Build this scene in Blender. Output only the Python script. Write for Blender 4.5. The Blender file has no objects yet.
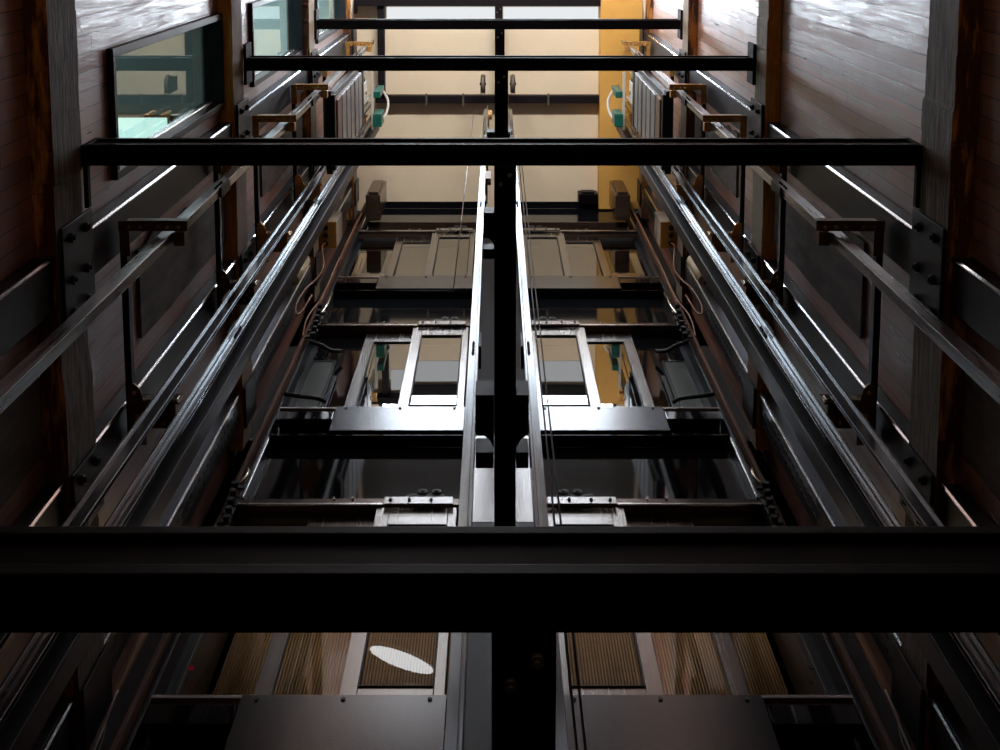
import bpy, bmesh, math, random
from mathutils import Vector, Matrix
random.seed(7)
C = bpy.context.scene.collection
GZ = 1.6                      # eye height above the pit floor; heights "h" below are measured from the eye
FLOOR_H = 3.703
BEAM_H = [1.83] + [1.93 + FLOOR_H * k for k in range(1, 5)]          # undersides of the cross beams
SILL_H = [5.75, 9.47, 13.16]                              # landing sills
FRONT = 3.65                                              # plane of the landing doors
H_CEIL = 16.97

# ------------------------------------------------------------------ materials
def new_mat(name):
    m = bpy.data.materials.new(name); m.use_nodes = True
    nt = m.node_tree; nt.nodes.clear()
    out = nt.nodes.new('ShaderNodeOutputMaterial'); b = nt.nodes.new('ShaderNodeBsdfPrincipled')
    nt.links.new(b.outputs[0], out.inputs[0])
    return m, nt, b, out
def N(nt, t, **kw):
    n = nt.nodes.new(t)
    for k, v in kw.items():
        if k in n.inputs: n.inputs[k].default_value = v
        else: setattr(n, k, v)
    return n
def ramp(nt, src, stops):
    r = N(nt, 'ShaderNodeValToRGB'); e = r.color_ramp.elements
    while len(e) < len(stops): e.new(0.5)
    for el, (p, c) in zip(e, stops): el.position = p; el.color = (*c, 1)
    nt.links.new(src, r.inputs[0]); return r
def simple(name, col, rough, metal=0.0, spec=0.5, noise=0.0, scale=(6, 6, 6), bump=0.0, coat=0.0):
    m, nt, b, o = new_mat(name)
    b.inputs['Base Color'].default_value = (*col, 1); b.inputs['Roughness'].default_value = rough
    b.inputs['Metallic'].default_value = metal; b.inputs['Specular IOR Level'].default_value = spec
    b.inputs['Coat Weight'].default_value = coat
    if noise or bump:
        tc = N(nt, 'ShaderNodeTexCoord'); mp = N(nt, 'ShaderNodeMapping'); mp.inputs['Scale'].default_value = scale
        no = N(nt, 'ShaderNodeTexNoise', Scale=1.0, Detail=5.0, Roughness=0.6)
        nt.links.new(tc.outputs['Object'], mp.inputs[0]); nt.links.new(mp.outputs[0], no.inputs['Vector'])
        r = ramp(nt, no.outputs[0], [(0.3, tuple(c * (1 - noise) for c in col)), (0.7, tuple(min(1, c * (1 + noise)) for c in col))])
        nt.links.new(r.outputs[0], b.inputs['Base Color'])
        mr = N(nt, 'ShaderNodeMapRange'); mr.inputs[3].default_value = max(.02, rough - .08); mr.inputs[4].default_value = min(1, rough + .1)
        nt.links.new(no.outputs[0], mr.inputs[0]); nt.links.new(mr.outputs[0], b.inputs['Roughness'])
        if bump:
            bp = N(nt, 'ShaderNodeBump', Strength=bump, Distance=0.01)
            nt.links.new(no.outputs[0], bp.inputs['Height']); nt.links.new(bp.outputs[0], b.inputs['Normal'])
    return m
def emit(name, col, s):
    m = bpy.data.materials.new(name); m.use_nodes = True; nt = m.node_tree; nt.nodes.clear()
    o = nt.nodes.new('ShaderNodeOutputMaterial'); e = nt.nodes.new('ShaderNodeEmission')
    e.inputs[0].default_value = (*col, 1); e.inputs[1].default_value = s
    nt.links.new(e.outputs[0], o.inputs[0]); return m
def glass(name, tint, refl, ior):
    m = bpy.data.materials.new(name); m.use_nodes = True; nt = m.node_tree; nt.nodes.clear()
    o = nt.nodes.new('ShaderNodeOutputMaterial'); t = nt.nodes.new('ShaderNodeBsdfTransparent'); g = nt.nodes.new('ShaderNodeBsdfGlossy')
    t.inputs[0].default_value = (*tint, 1); g.inputs[0].default_value = (*refl, 1); g.inputs['Roughness'].default_value = 0.005
    fr = N(nt, 'ShaderNodeFresnel', IOR=ior); mx = nt.nodes.new('ShaderNodeMixShader')
    geo = nt.nodes.new('ShaderNodeNewGeometry'); inv = N(nt, 'ShaderNodeMath', operation='SUBTRACT'); inv.inputs[0].default_value = 1; nt.links.new(geo.outputs['Backfacing'], inv.inputs[1])
    mu = N(nt, 'ShaderNodeMath', operation='MULTIPLY'); nt.links.new(fr.outputs[0], mu.inputs[0]); nt.links.new(inv.outputs[0], mu.inputs[1])
    nt.links.new(mu.outputs[0], mx.inputs[0]); nt.links.new(t.outputs[0], mx.inputs[1]); nt.links.new(g.outputs[0], mx.inputs[2])
    nt.links.new(mx.outputs[0], o.inputs[0]); return m

def planks(name, base, width=0.086, rough=0.33, length=2.9):
    """vertical boards: the pattern runs along z, board index along y"""
    m, nt, b, o = new_mat(name)
    tc = N(nt, 'ShaderNodeTexCoord'); sx = N(nt, 'ShaderNodeSeparateXYZ'); nt.links.new(tc.outputs['Object'], sx.inputs[0])
    def M(op, a, bb=None):
        n = N(nt, 'ShaderNodeMath', operation=op)
        for i, v in enumerate((a, bb)):
            if v is None: continue
            if isinstance(v, (int, float)): n.inputs[i].default_value = v
            else: nt.links.new(v, n.inputs[i])
        return n.outputs[0]
    yi = M('DIVIDE', sx.outputs[1], width); row = M('FLOOR', yi); fr = M('FRACT', yi)
    wn = N(nt, 'ShaderNodeTexWhiteNoise', noise_dimensions='1D'); nt.links.new(row, wn.inputs['W'])
    zi = M('DIVIDE', M('ADD', sx.outputs[2], M('MULTIPLY', wn.outputs[0], 7.3)), length); zrow = M('FLOOR', zi); zf = M('FRACT', zi)
    cx = N(nt, 'ShaderNodeCombineXYZ'); nt.links.new(row, cx.inputs[0]); nt.links.new(zrow, cx.inputs[1])
    w2 = N(nt, 'ShaderNodeTexWhiteNoise', noise_dimensions='3D'); nt.links.new(cx.outputs[0], w2.inputs['Vector'])
    mp = N(nt, 'ShaderNodeMapping'); mp.inputs['Scale'].default_value = (30, 46, 2.2); nt.links.new(tc.outputs['Object'], mp.inputs[0])
    va = N(nt, 'ShaderNodeVectorMath', operation='ADD'); nt.links.new(mp.outputs[0], va.inputs[0]); nt.links.new(w2.outputs['Color'], va.inputs[1])
    gr = N(nt, 'ShaderNodeTexNoise', Scale=1.0, Detail=6.0, Roughness=0.65); nt.links.new(va.outputs[0], gr.inputs['Vector'])
    pt = N(nt, 'ShaderNodeTexNoise', Scale=3.2, Detail=4.0, Roughness=0.6); nt.links.new(tc.outputs['Object'], pt.inputs['Vector'])
    mixv = M('ADD', M('ADD', M('MULTIPLY', gr.outputs[0], .75), M('MULTIPLY', w2.outputs[0], .22)), M('MULTIPLY', pt.outputs[0], .1))
    r = ramp(nt, mixv, [(0.36, tuple(c * .4 for c in base)), (0.54, base), (0.80, tuple(min(1, c * 1.8 + .01) for c in base))])
    gap = M('MAXIMUM', M('LESS_THAN', fr, .06), M('LESS_THAN', zf, .0025))
    mx = N(nt, 'ShaderNodeMixRGB'); nt.links.new(gap, mx.inputs[0]); nt.links.new(r.outputs[0], mx.inputs[1]); mx.inputs[2].default_value = (.012, .008, .007, 1)
    nt.links.new(mx.outputs[0], b.inputs['Base Color'])
    rr = M('ADD', M('MULTIPLY', pt.outputs[0], .30), M('ADD', M('MULTIPLY', gr.outputs[0], .75), M('ADD', M('MULTIPLY', w2.outputs[0], .14), rough - .53)))
    hgt = M('SUBTRACT', M('ADD', M('MULTIPLY', gr.outputs[0], .25), M('MULTIPLY', w2.outputs[0], .3)), M('MULTIPLY', gap, 1.2))
    bp = N(nt, 'ShaderNodeBump', Strength=1.0, Distance=.006); nt.links.new(hgt, bp.inputs['Height']); nt.links.new(bp.outputs[0], b.inputs['Normal'])
    nt.links.new(rr, b.inputs['Roughness']); b.inputs['Specular IOR Level'].default_value = 1.0; b.inputs['Coat Weight'].default_value = .8; b.inputs['Coat IOR'].default_value = 1.75; nt.links.new(rr, b.inputs['Coat Roughness']); nt.links.new(bp.outputs[0], b.inputs['Coat Normal'])
    return m
def old_timber(name, lo, hi, streak=None, scale=(70, 5.0, 70), bump=1.6):
    m, nt, b, o = new_mat(name)
    tc = N(nt, 'ShaderNodeTexCoord'); mp = N(nt, 'ShaderNodeMapping'); mp.inputs['Scale'].default_value = scale
    nt.links.new(tc.outputs['Object'], mp.inputs[0])
    no = N(nt, 'ShaderNodeTexNoise', Scale=1.0, Detail=7.0, Roughness=.7, Distortion=.6); nt.links.new(mp.outputs[0], no.inputs['Vector'])
    r = ramp(nt, no.outputs[0], [(0.32, lo), (0.68, hi)])
    last = r.outputs[0]
    if streak:
        mp2 = N(nt, 'ShaderNodeMapping'); mp2.inputs['Scale'].default_value = (14, 2.2, 14); nt.links.new(tc.outputs['Object'], mp2.inputs[0])
        n2 = N(nt, 'ShaderNodeTexNoise', Scale=1.0, Detail=5.0, Roughness=.65); nt.links.new(mp2.outputs[0], n2.inputs['Vector'])
        f = ramp(nt, n2.outputs[0], [(0.50, (0, 0, 0)), (0.63, (1, 1, 1))])
        mx = N(nt, 'ShaderNodeMixRGB'); nt.links.new(f.outputs[0], mx.inputs[0]); nt.links.new(last, mx.inputs[1]); mx.inputs[2].default_value = (*streak, 1)
        last = mx.outputs[0]
    nt.links.new(last, b.inputs['Base Color']); b.inputs['Roughness'].default_value = .75
    bp = N(nt, 'ShaderNodeBump', Strength=bump, Distance=.012); nt.links.new(no.outputs[0], bp.inputs['Height']); nt.links.new(bp.outputs[0], b.inputs['Normal'])
    return m
def reeded(name, lo, hi):
    m, nt, b, o = new_mat(name)
    tc = N(nt, 'ShaderNodeTexCoord'); mp = N(nt, 'ShaderNodeMapping'); mp.inputs['Scale'].default_value = (5, 5, .5); nt.links.new(tc.outputs['Object'], mp.inputs[0])
    no = N(nt, 'ShaderNodeTexNoise', Scale=1.0, Detail=4.0, Roughness=.6); nt.links.new(mp.outputs[0], no.inputs['Vector'])
    r = ramp(nt, no.outputs[0], [(0.35, lo), (0.65, hi)]); nt.links.new(r.outputs[0], b.inputs['Base Color']); b.inputs['Roughness'].default_value = .45
    return m

M = dict(
    beam=simple('black_beam_paint', (.0045, .0032, .0048), .42, 0, .10, .3, (4, 4, 4)),
    beam_matte=simple('matte_black_beam_paint', (.008, .006, .008), .65, 0, .15),
    channel=simple('dark_channel_steel', (.014, .015, .020), .42, .0, .22, .35, (7, 7, 1.2)),
    perforated=simple('grey_channel_steel', (.10, .12, .15), .32, .7, .5, .3, (7, 7, 1.2)),
    strut=simple('slate_painted_steel', (.014, .017, .025), .42, .0, .25, .3, (8, 8, 8)),
    rail=simple('machined_rail_steel', (.25, .275, .30), .18, 1.0, .5, .22, (25, 25, 1.4)),
    lip=simple('polished_edge_steel', (.8, .83, .88), .16, 1.0),
    rail_dull=simple('dull_rail_steel', (.36, .37, .38), .28, 1.0, .5, .35, (25, 25, 1.4)),
    brushed=simple('brushed_stainless', (.29, .275, .265), .24, 1.0, .5, .10, (60, 60, .8)),
    apron=simple('satin_sheet_steel', (.135, .137, .145), .22, 1.0, .5, .0),
    gloss=simple('black_gloss_panel', (.005, .006, .008), .05, 0, .4),
    header=simple('dark_bronze_header', (.10, .065, .05), .22, .7, .5, .25, (1.5, 8, 8)),
    edge=simple('bright_edge_strip', (.75, .70, .66), .25, 1.0),
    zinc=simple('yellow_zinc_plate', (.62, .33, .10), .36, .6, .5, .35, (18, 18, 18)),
    zinc_dark=simple('darkened_zinc_plate', (.13, .075, .035), .4, .6, .5, .35, (18, 18, 18)),  # zinc with the shade of the lower shaft put into its colour
    bolt=simple('bright_bolt', (.75, .68, .55), .25, 1.0),
    cream=simple('cream_plaster', (.82, .70, .53), .75, 0, .2, .05, (1.5, 1.5, 1.5)),
    room_white=simple('white_room_paint', (.72, .77, .80), .7, 0, .2),
    orange=simple('ochre_painted_board', (.72, .40, .10), .6, 0, .3, .08, (2, 2, 2)),
    concrete=simple('rough_concrete', (.16, .15, .14), .85, 0, .3, .35, (5, 5, 5), .4),
    board=simple('weathered_grey_board', (.115, .105, .10), .72, 0, .35, .5, (10, 10, 3), .7),
    dark=simple('dark_lobby_paint', (.03, .026, .024), .6, 0, .3),
    green=simple('green_enamel', (.01, .11, .085), .35, 0, .5, .3, (20, 20, 20)),
    pale=simple('pale_grey_plastic', (.55, .54, .50), .45),
    ivory=simple('ivory_tube_plastic', (.62, .52, .36), .45, 0, .5, .15, (8, 8, 8)),
    jbox=simple('ochre_box_enamel', (.50, .24, .05), .45, 0, .4, .12, (10, 10, 10)),
    jside=simple('cream_box_side', (.36, .31, .24), .5),
    rubber=simple('black_rubber', (.012, .011, .012), .55),
    copper=simple('brown_cable_sheath', (.22, .09, .04), .45),
    white_cable=simple('white_cable_sheath', (.5, .5, .52), .4),
    weight=simple('grey_cast_weight', (.20, .20, .215), .42, .5, .5, .35, (12, 12, 12)),
    weight_edge=simple('brown_cast_weight', (.16, .085, .05), .55, .1, .4, .4, (12, 12, 12)),
    rust=simple('iron_sheave', (.16, .13, .11), .5, .5, .5, .4, (20, 20, 20)),
    smoke=simple('grey_green_panel', (.085, .10, .10), .30, .1, .5, .35, (3, 3, 3)),
    red=emit('red_indicator', (1, .03, .06), .06),
    sky=emit('skylight_daylight', (.80, .89, 1.0), 38.0),
    sky_mid=emit('frosted_skylight_daylight', (.82, .90, 1.0), 5.0),
    sky_soft=emit('hazed_skylight_daylight', (.84, .92, 1.0), 8.0),
    opal=emit('opal_rooflight', (.95, .98, 1.0), .85),  # glow that stands in for the brightly lit band of plaster
    lamp=emit('opal_lamp', (.96, .98, 1.0), 5.5),
    lamp_bright=emit('bright_opal_lamp', (1.0, .97, .94), 4.0),
    lobby_lamp=emit('warm_lobby_lamp', (1.0, .72, .42), 3.0),
    room_lamp=emit('office_light_panel', (.80, 1.0, .96), 1.6),
    room_lamp_bright=emit('bright_office_light_panel', (.88, 1.0, 1.0), 18.0),  # glow of the fill panels added in the upper rooms
    glass=glass('landing_door_glass', (.78, .76, .73), (.95, .95, .95), 3.7),
    glass_clear=glass('lowest_door_glass', (.80, .77, .73), (.93, .93, .93), 1.65),
    wglass=glass('window_glass', (.74, .86, .84), (.85, .97, .98), 2.1),
)
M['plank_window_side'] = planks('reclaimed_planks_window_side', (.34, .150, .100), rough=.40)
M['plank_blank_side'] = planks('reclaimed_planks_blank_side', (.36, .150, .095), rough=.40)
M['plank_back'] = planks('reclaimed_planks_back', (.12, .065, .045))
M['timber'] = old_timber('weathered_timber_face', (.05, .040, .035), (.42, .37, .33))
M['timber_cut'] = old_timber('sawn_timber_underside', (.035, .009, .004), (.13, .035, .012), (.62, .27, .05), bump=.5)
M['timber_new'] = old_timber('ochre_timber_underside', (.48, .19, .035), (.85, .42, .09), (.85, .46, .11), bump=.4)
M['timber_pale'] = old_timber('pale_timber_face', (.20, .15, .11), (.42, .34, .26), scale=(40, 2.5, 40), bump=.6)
M['edge_wood'] = old_timber('corner_strip_wood', (.08, .038, .022), (.19, .09, .05), scale=(30, 30, 2.5), bump=.4)
M['reed'] = reeded('reeded_wood', (.07, .042, .024), (.46, .33, .20))

# ------------------------------------------------------------------ geometry helpers (x, y, h)
UP = 330
def area(name, loc, target, sx, sy, col, power):
    d = bpy.data.lights.new(name, 'AREA'); d.shape = 'RECTANGLE'; d.size = sx; d.size_y = sy; d.color = col; d.energy = power
    o = bpy.data.objects.new(name, d); C.objects.link(o); o.location = (loc[0], loc[1], loc[2] + GZ)
    v = Vector((target[0] - loc[0], target[1] - loc[1], target[2] - loc[2])); o.rotation_euler = v.to_track_quat('-Z', 'Y').to_euler()
    return o
class MB:
    def __init__(s): s.bm = bmesh.new(); s.mi = 0
    def _f(s, vs):
        try:
            f = s.bm.faces.new(vs); f.material_index = s.mi; return f
        except ValueError: return None
    def box(s, x0, x1, y0, y1, h0, h1, bev=0.0):
        if x0 > x1: x0, x1 = x1, x0
        if y0 > y1: y0, y1 = y1, y0
        if h0 > h1: h0, h1 = h1, h0
        v = [s.bm.verts.new((x, y, h + GZ)) for h in (h0, h1) for x, y in ((x0, y0), (x1, y0), (x1, y1), (x0, y1))]
        fs = [s._f([v[i] for i in q]) for q in ((3, 2, 1, 0), (4, 5, 6, 7), (0, 1, 5, 4), (1, 2, 6, 5), (2, 3, 7, 6), (3, 0, 4, 7))]
        if bev:
            es = list({e for f in fs for e in f.edges})
            bmesh.ops.bevel(s.bm, geom=es, offset=bev, segments=2, profile=.5, affect='EDGES')
        return s
    def prism(s, pts, a, b, axis='h'):
        """extrude a 2-D outline: axis h -> pts are (x,y); axis x -> (y,h); axis y -> (x,h)"""
        def P(p, t): return {'h': (p[0], p[1], t + GZ), 'x': (t, p[0], p[1] + GZ), 'y': (p[0], t, p[1] + GZ)}[axis]
        A = [s.bm.verts.new(P(p, a)) for p in pts]; B = [s.bm.verts.new(P(p, b)) for p in pts]; n = len(pts)
        fs = [s._f(A[::-1]), s._f(B)] + [s._f([A[i], A[(i + 1) % n], B[(i + 1) % n], B[i]]) for i in range(n)]
        bmesh.ops.recalc_face_normals(s.bm, faces=[f for f in fs if f]); return s
    def cyl(s, p, q, r, seg=14, r2=None):
        p = Vector((p[0], p[1], p[2] + GZ)); q = Vector((q[0], q[1], q[2] + GZ)); d = (q - p).normalized()
        u = d.orthogonal().normalized(); w = d.cross(u); r2 = r if r2 is None else r2
        A = [s.bm.verts.new(p + (u * math.cos(t) + w * math.sin(t)) * r) for t in [2 * math.pi * i / seg for i in range(seg)]]
        B = [s.bm.verts.new(q + (u * math.cos(t) + w * math.sin(t)) * r2) for t in [2 * math.pi * i / seg for i in range(seg)]]
        s._f(A[::-1]); s._f(B)
        for i in range(seg):
            f = s._f([A[i], A[(i + 1) % seg], B[(i + 1) % seg], B[i]])
            if f: f.smooth = True
        return s
    def ring(s, c, axis, R, r, seg=28, seg2=10):
        """torus round the given axis vector"""
        c = Vector((c[0], c[1], c[2] + GZ)); a = Vector(axis).normalized(); u = a.orthogonal().normalized(); w = a.cross(u); G = []
        for i in range(seg):
            t = 2 * math.pi * i / seg; e = u * math.cos(t) + w * math.sin(t)
            G.append([s.bm.verts.new(c + e * (R + r * math.cos(k)) + a * r * math.sin(k)) for k in [2 * math.pi * j / seg2 for j in range(seg2)]])
        for i in range(seg):
            for j in range(seg2):
                f = s._f([G[i][j], G[(i + 1) % seg][j], G[(i + 1) % seg][(j + 1) % seg2], G[i][(j + 1) % seg2]])
                if f: f.smooth = True
        return s
    def tube(s, pts, r, seg=8):
        P = [Vector((a, b, c + GZ)) for a, b, c in pts]
        # Catmull-Rom resample
        if len(P) > 2:
            Q = []
            for i in range(len(P) - 1):
                p0, p1, p2, p3 = P[max(i - 1, 0)], P[i], P[i + 1], P[min(i + 2, len(P) - 1)]
                for k in range(6):
                    t = k / 6
                    Q.append(.5 * ((2 * p1) + (p2 - p0) * t + (2 * p0 - 5 * p1 + 4 * p2 - p3) * t * t + (3 * p1 - p0 - 3 * p2 + p3) * t ** 3))
            P = Q + [P[-1]]
        prev = None; u = None
        for i, p in enumerate(P):
            d = (P[min(i + 1, len(P) - 1)] - P[max(i - 1, 0)]).normalized()
            u = d.orthogonal().normalized() if u is None else (u - d * u.dot(d)).normalized()
            w = d.cross(u)
            R = [s.bm.verts.new(p + (u * math.cos(t) + w * math.sin(t)) * r) for t in [2 * math.pi * k / seg for k in range(seg)]]
            if prev:
                for k in range(seg):
                    f = s._f([prev[k], prev[(k + 1) % seg], R[(k + 1) % seg], R[k]])
                    if f: f.smooth = True
            else: s._f(R[::-1])
            prev = R
        s._f(prev); return s
    def build(s, name, mats, parent=None):
        root = parent
        off = Vector((0, 0, 0))
        while root is not None:
            off += root.location; root = root.parent
        me = bpy.data.meshes.new(name)
        bmesh.ops.translate(s.bm, vec=-off, verts=s.bm.verts)
        s.bm.to_mesh(me); s.bm.free()
        for m in (mats if isinstance(mats, (list, tuple)) else [mats]): me.materials.append(M[m])
        o = bpy.data.objects.new(name, me); C.objects.link(o)
        if parent: o.parent = parent
        return o
def tag(o, label, cat, group=None, kind='thing'):
    o['label'] = label; o['category'] = cat; o['kind'] = kind
    if group: o['group'] = group
    return o
def thing(name, label, cat, loc, group=None):
    o = bpy.data.objects.new(name, None); C.objects.link(o); o.location = (loc[0], loc[1], loc[2] + GZ)
    o.empty_display_size = .1
    return tag(o, label, cat, group)
def struct(o, label=None, cat=None):
    o['kind'] = 'structure'
    if label: o['label'] = label
    if cat: o['category'] = cat
    return o
SIDE = {-1: 'window-side wall', 1: 'windowless plank wall'}
LIFT = {-1: 'lift bay on the window side', 1: 'lift bay on the windowless side'}
BAY = {-1: 'window-side bay', 1: 'windowless-side bay'}
LEVEL = ['lowest', 'middle', 'topmost']
ORD = ['first', 'second', 'third', 'fourth', 'fifth', 'sixth']

# ------------------------------------------------------------------ the shaft
XW = 1.95
YB = -4.2; YL = 6.2
WIN = [(6.38, 8.99), (10.09, 12.69), (13.79, 16.38)]; WY = (.615, 1.275)
w = MB()
lv = [-GZ] + [v for p in WIN for v in p] + [H_CEIL + .5]
w.box(-XW - .12, -XW, YB, WY[0], lv[0], lv[-1]); w.box(-XW - .12, -XW, WY[1], YL, lv[0], lv[-1])
for i in range(0, len(lv), 2): w.box(-XW - .12, -XW, WY[0], WY[1], lv[i], lv[i + 1])
struct(w.build('wall_left', 'plank_window_side'), 'vertical reclaimed planks of the wall with the windows', 'wall')
w = MB().box(XW, XW + .12, YB, YL, -GZ, H_CEIL + .5)
struct(w.build('wall_right', 'plank_blank_side'), 'vertical reclaimed planks of the wall without windows', 'wall')
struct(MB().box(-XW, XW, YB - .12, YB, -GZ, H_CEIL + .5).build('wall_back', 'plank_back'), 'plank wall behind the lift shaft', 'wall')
struct(MB().box(-XW, XW, YB, YL, -GZ - .15, -GZ).build('floor', 'concrete'), 'concrete floor of the lift pit', 'floor')
SKY = [(-1.45, -.45), (.33, .95)]
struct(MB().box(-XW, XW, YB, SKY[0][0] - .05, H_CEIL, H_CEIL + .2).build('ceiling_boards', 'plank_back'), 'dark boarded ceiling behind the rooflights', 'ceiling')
struct(MB().box(-XW, XW, SKY[0][1], SKY[1][0], H_CEIL, H_CEIL + .2).build('ceiling_bulkhead', 'dark'), 'dark bulkhead between the two rooflights', 'ceiling')
w = MB().box(-XW, XW, SKY[0][0] - .05, SKY[0][0], H_CEIL, H_CEIL + .2).box(-XW, XW, SKY[1][1], FRONT + .15, H_CEIL, H_CEIL + .2)
for a, b in SKY: w.box(-XW, -1.62, a, b, H_CEIL, H_CEIL + .2).box(1.62, XW, a, b, H_CEIL, H_CEIL + .2)
struct(w.build('ceiling', 'cream'), 'cream plaster ceiling at the head of the shaft', 'ceiling')
s_ = MB().box(1.325, XW, .98, 3.72, 16.72, H_CEIL).build('trim_1', 'orange')
struct(s_, 'ochre soffit board along the windowless side of the cream ceiling', 'soffit')

def make_window(name, lab, y0, y1, h0, h1):
    t = bpy.data.objects.new(name, None); C.objects.link(t); t.location = (-XW, (y0 + y1) / 2, h0 + GZ); struct(t, lab, 'window')
    f = MB(); a, b = -XW - .10, -XW + .035; k = .045
    f.box(a, b, y0, y0 + k, h0, h1, .004).box(a, b, y1 - k, y1, h0, h1, .004)
    f.box(a, b, y0 + k, y1 - k, h0, h0 + k, .004).box(a, b, y0 + k, y1 - k, h1 - k, h1, .004)
    f.build('window_frame', 'channel', t)
    MB().box(-XW - .055, -XW - .043, y0 + k, y1 - k, h0 + k, h1 - k).build('pane', 'wglass', t)
    MB().box(-XW - .045, -XW - .02, y1 - k - .02, y1 - k, h0 + k, h1 - k, .003).build('glazing_bead', 'edge', t)
for i, (a, b) in enumerate(WIN):
    make_window('window_%d' % (i + 1), 'tall glazed window in the plank wall, %s of the three' % LEVEL[i], WY[0], WY[1], a, b)
    # the office room behind the glass
    r = MB(); x0, x1 = -4.3, -XW - .12; y0, y1 = -1.2, 2.6; z0, z1 = a - .35, b + .25
    r.box(x0, x1, y0 - .08, y0, z0, z1).box(x0, x1, y1, y1 + .08, z0, z1).box(x0 - .08, x0, y0, y1, z0, z1)
    r.box(x0, x1, y0, y1, z1, z1 + .08).box(x0, x1, y0, y1, z0 - .08, z0)
    struct(r.build('wall_%s_room' % ('lower', 'middle', 'upper')[i], 'room_white'), 'cream walls of the room behind the %s window' % LEVEL[i], 'wall')
    L = thing('ceiling_light', 'white light panel in the ceiling of the room behind the %s window' % LEVEL[i], 'light', (-2.65, 1.6, z1), 'office light panels')
    MB().box(-2.94, -2.36, 1.36, 2.0, z1 - .04, z1 - .005, .005).build('light_frame', 'channel', L)
    MB().box(-2.92, -2.38, 1.38, 1.98, z1 - .047, z1 - .041).build('diffuser', 'room_lamp', L)
    L = thing('wall_light', 'light panel on the far wall of the room behind the %s window' % LEVEL[i], 'light', (x0, .8, (z0 + z1) / 2), 'office wall lights')
    MB().box(x0 + .005, x0 + .05, .0, 1.6, z0 + 1.0, z0 + 2.0, .005).build('light_frame', 'channel', L)
    MB().box(x0 + .051, x0 + .057, .03, 1.57, z0 + 1.03, z0 + 1.97).build('diffuser', ['room_lamp', 'room_lamp_bright', 'room_lamp_bright'][i], L)  # unseen panel, added to brighten the view through the window
for i, (a, b) in enumerate(SKY):
    t = bpy.data.objects.new('window_%d' % (4 + i), None); C.objects.link(t); t.location = (0, (a + b) / 2, H_CEIL + GZ); struct(t, 'rooflight in the shaft ceiling, %s' % ('farther from the doors', 'nearer the doors')[i], 'window')
    f = MB().box(-1.62, 1.62, a, a + .05, H_CEIL - .02, H_CEIL + .1).box(-1.62, 1.62, b - .05, b, H_CEIL - .02, H_CEIL + .1).box(-1.62, -1.57, a + .05, b - .05, H_CEIL - .02, H_CEIL + .1).box(1.57, 1.62, a + .05, b - .05, H_CEIL - .02, H_CEIL + .1).box(-.04, .04, a + .05, b - .05, H_CEIL - .02, H_CEIL + .1)
    f.build('window_frame', 'channel', t)
    if i == 0: MB().box(-1.57, 1.57, a + .05, b - .05, H_CEIL + .05, H_CEIL + .06).build('pane', 'sky_soft', t)
    else:
        MB().box(-1.57, 1.57, a + .05, .615, H_CEIL + .05, H_CEIL + .06).build('pane', 'sky_mid', t)
        MB().box(-1.57, 1.57, .62, b - .03, H_CEIL + .05, H_CEIL + .06).build('pane', 'sky', t)
t = bpy.data.objects.new('window_6', None); C.objects.link(t); t.location = (0, 1.22, H_CEIL + GZ); struct(t, 'narrow opal rooflight strip in the cream ceiling', 'window')
for x0, x1 in ((-1.45, -.04), (.07, 1.31)): MB().box(x0, x1, 1.085, 1.37, H_CEIL - .012, H_CEIL - .002).build('pane', 'opal', t)  # emissive sheets put on the plaster to whiten its lit band
# corner strips where the side walls meet the door plane
for k, s in enumerate((-1, 1)):
    struct(MB().box(s * 1.715, s * 1.745, 3.63, 3.75, -GZ, 16.7, .006).build('trim_%d' % (2 + k), 'edge_wood'), 'brown wooden corner strip between door wall and %s' % SIDE[s], 'trim')

# structural front between landings (slab edges) and lobby boxes
w = MB()
def slab(h0, h1): w.box(-XW, XW, 3.90, 4.3, h0, h1)
slab(-GZ, SILL_H[0] - .03)
for k in range(2): slab(SILL_H[k] + 2.2, SILL_H[k + 1] - .03)
slab(SILL_H[2] + 2.2, H_CEIL + .3)
w.box(-.2, .2, 3.90, 4.3, SILL_H[0] - .03, SILL_H[2] + 2.2)
for s in (-1, 1): w.box(s * 1.66, s * XW, 3.90, 4.3, SILL_H[0] - .03, SILL_H[2] + 2.2)
struct(w.build('wall_front', 'dark'), 'dark slab edges and piers behind the landing doors', 'wall')
w = MB()
for k in range(3):
    w.box(-XW, XW, 4.3, YL, SILL_H[k] - .1, SILL_H[k] - .03); w.box(-XW, XW, 4.3, YL, SILL_H[k] + 2.6, SILL_H[k] + 2.68)
w.box(-XW, XW, YL, YL + .1, -GZ, H_CEIL + .3)
struct(w.build('wall_lobby', 'dark'), 'dark lobby floors and far wall behind the landing doors', 'wall')

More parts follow.
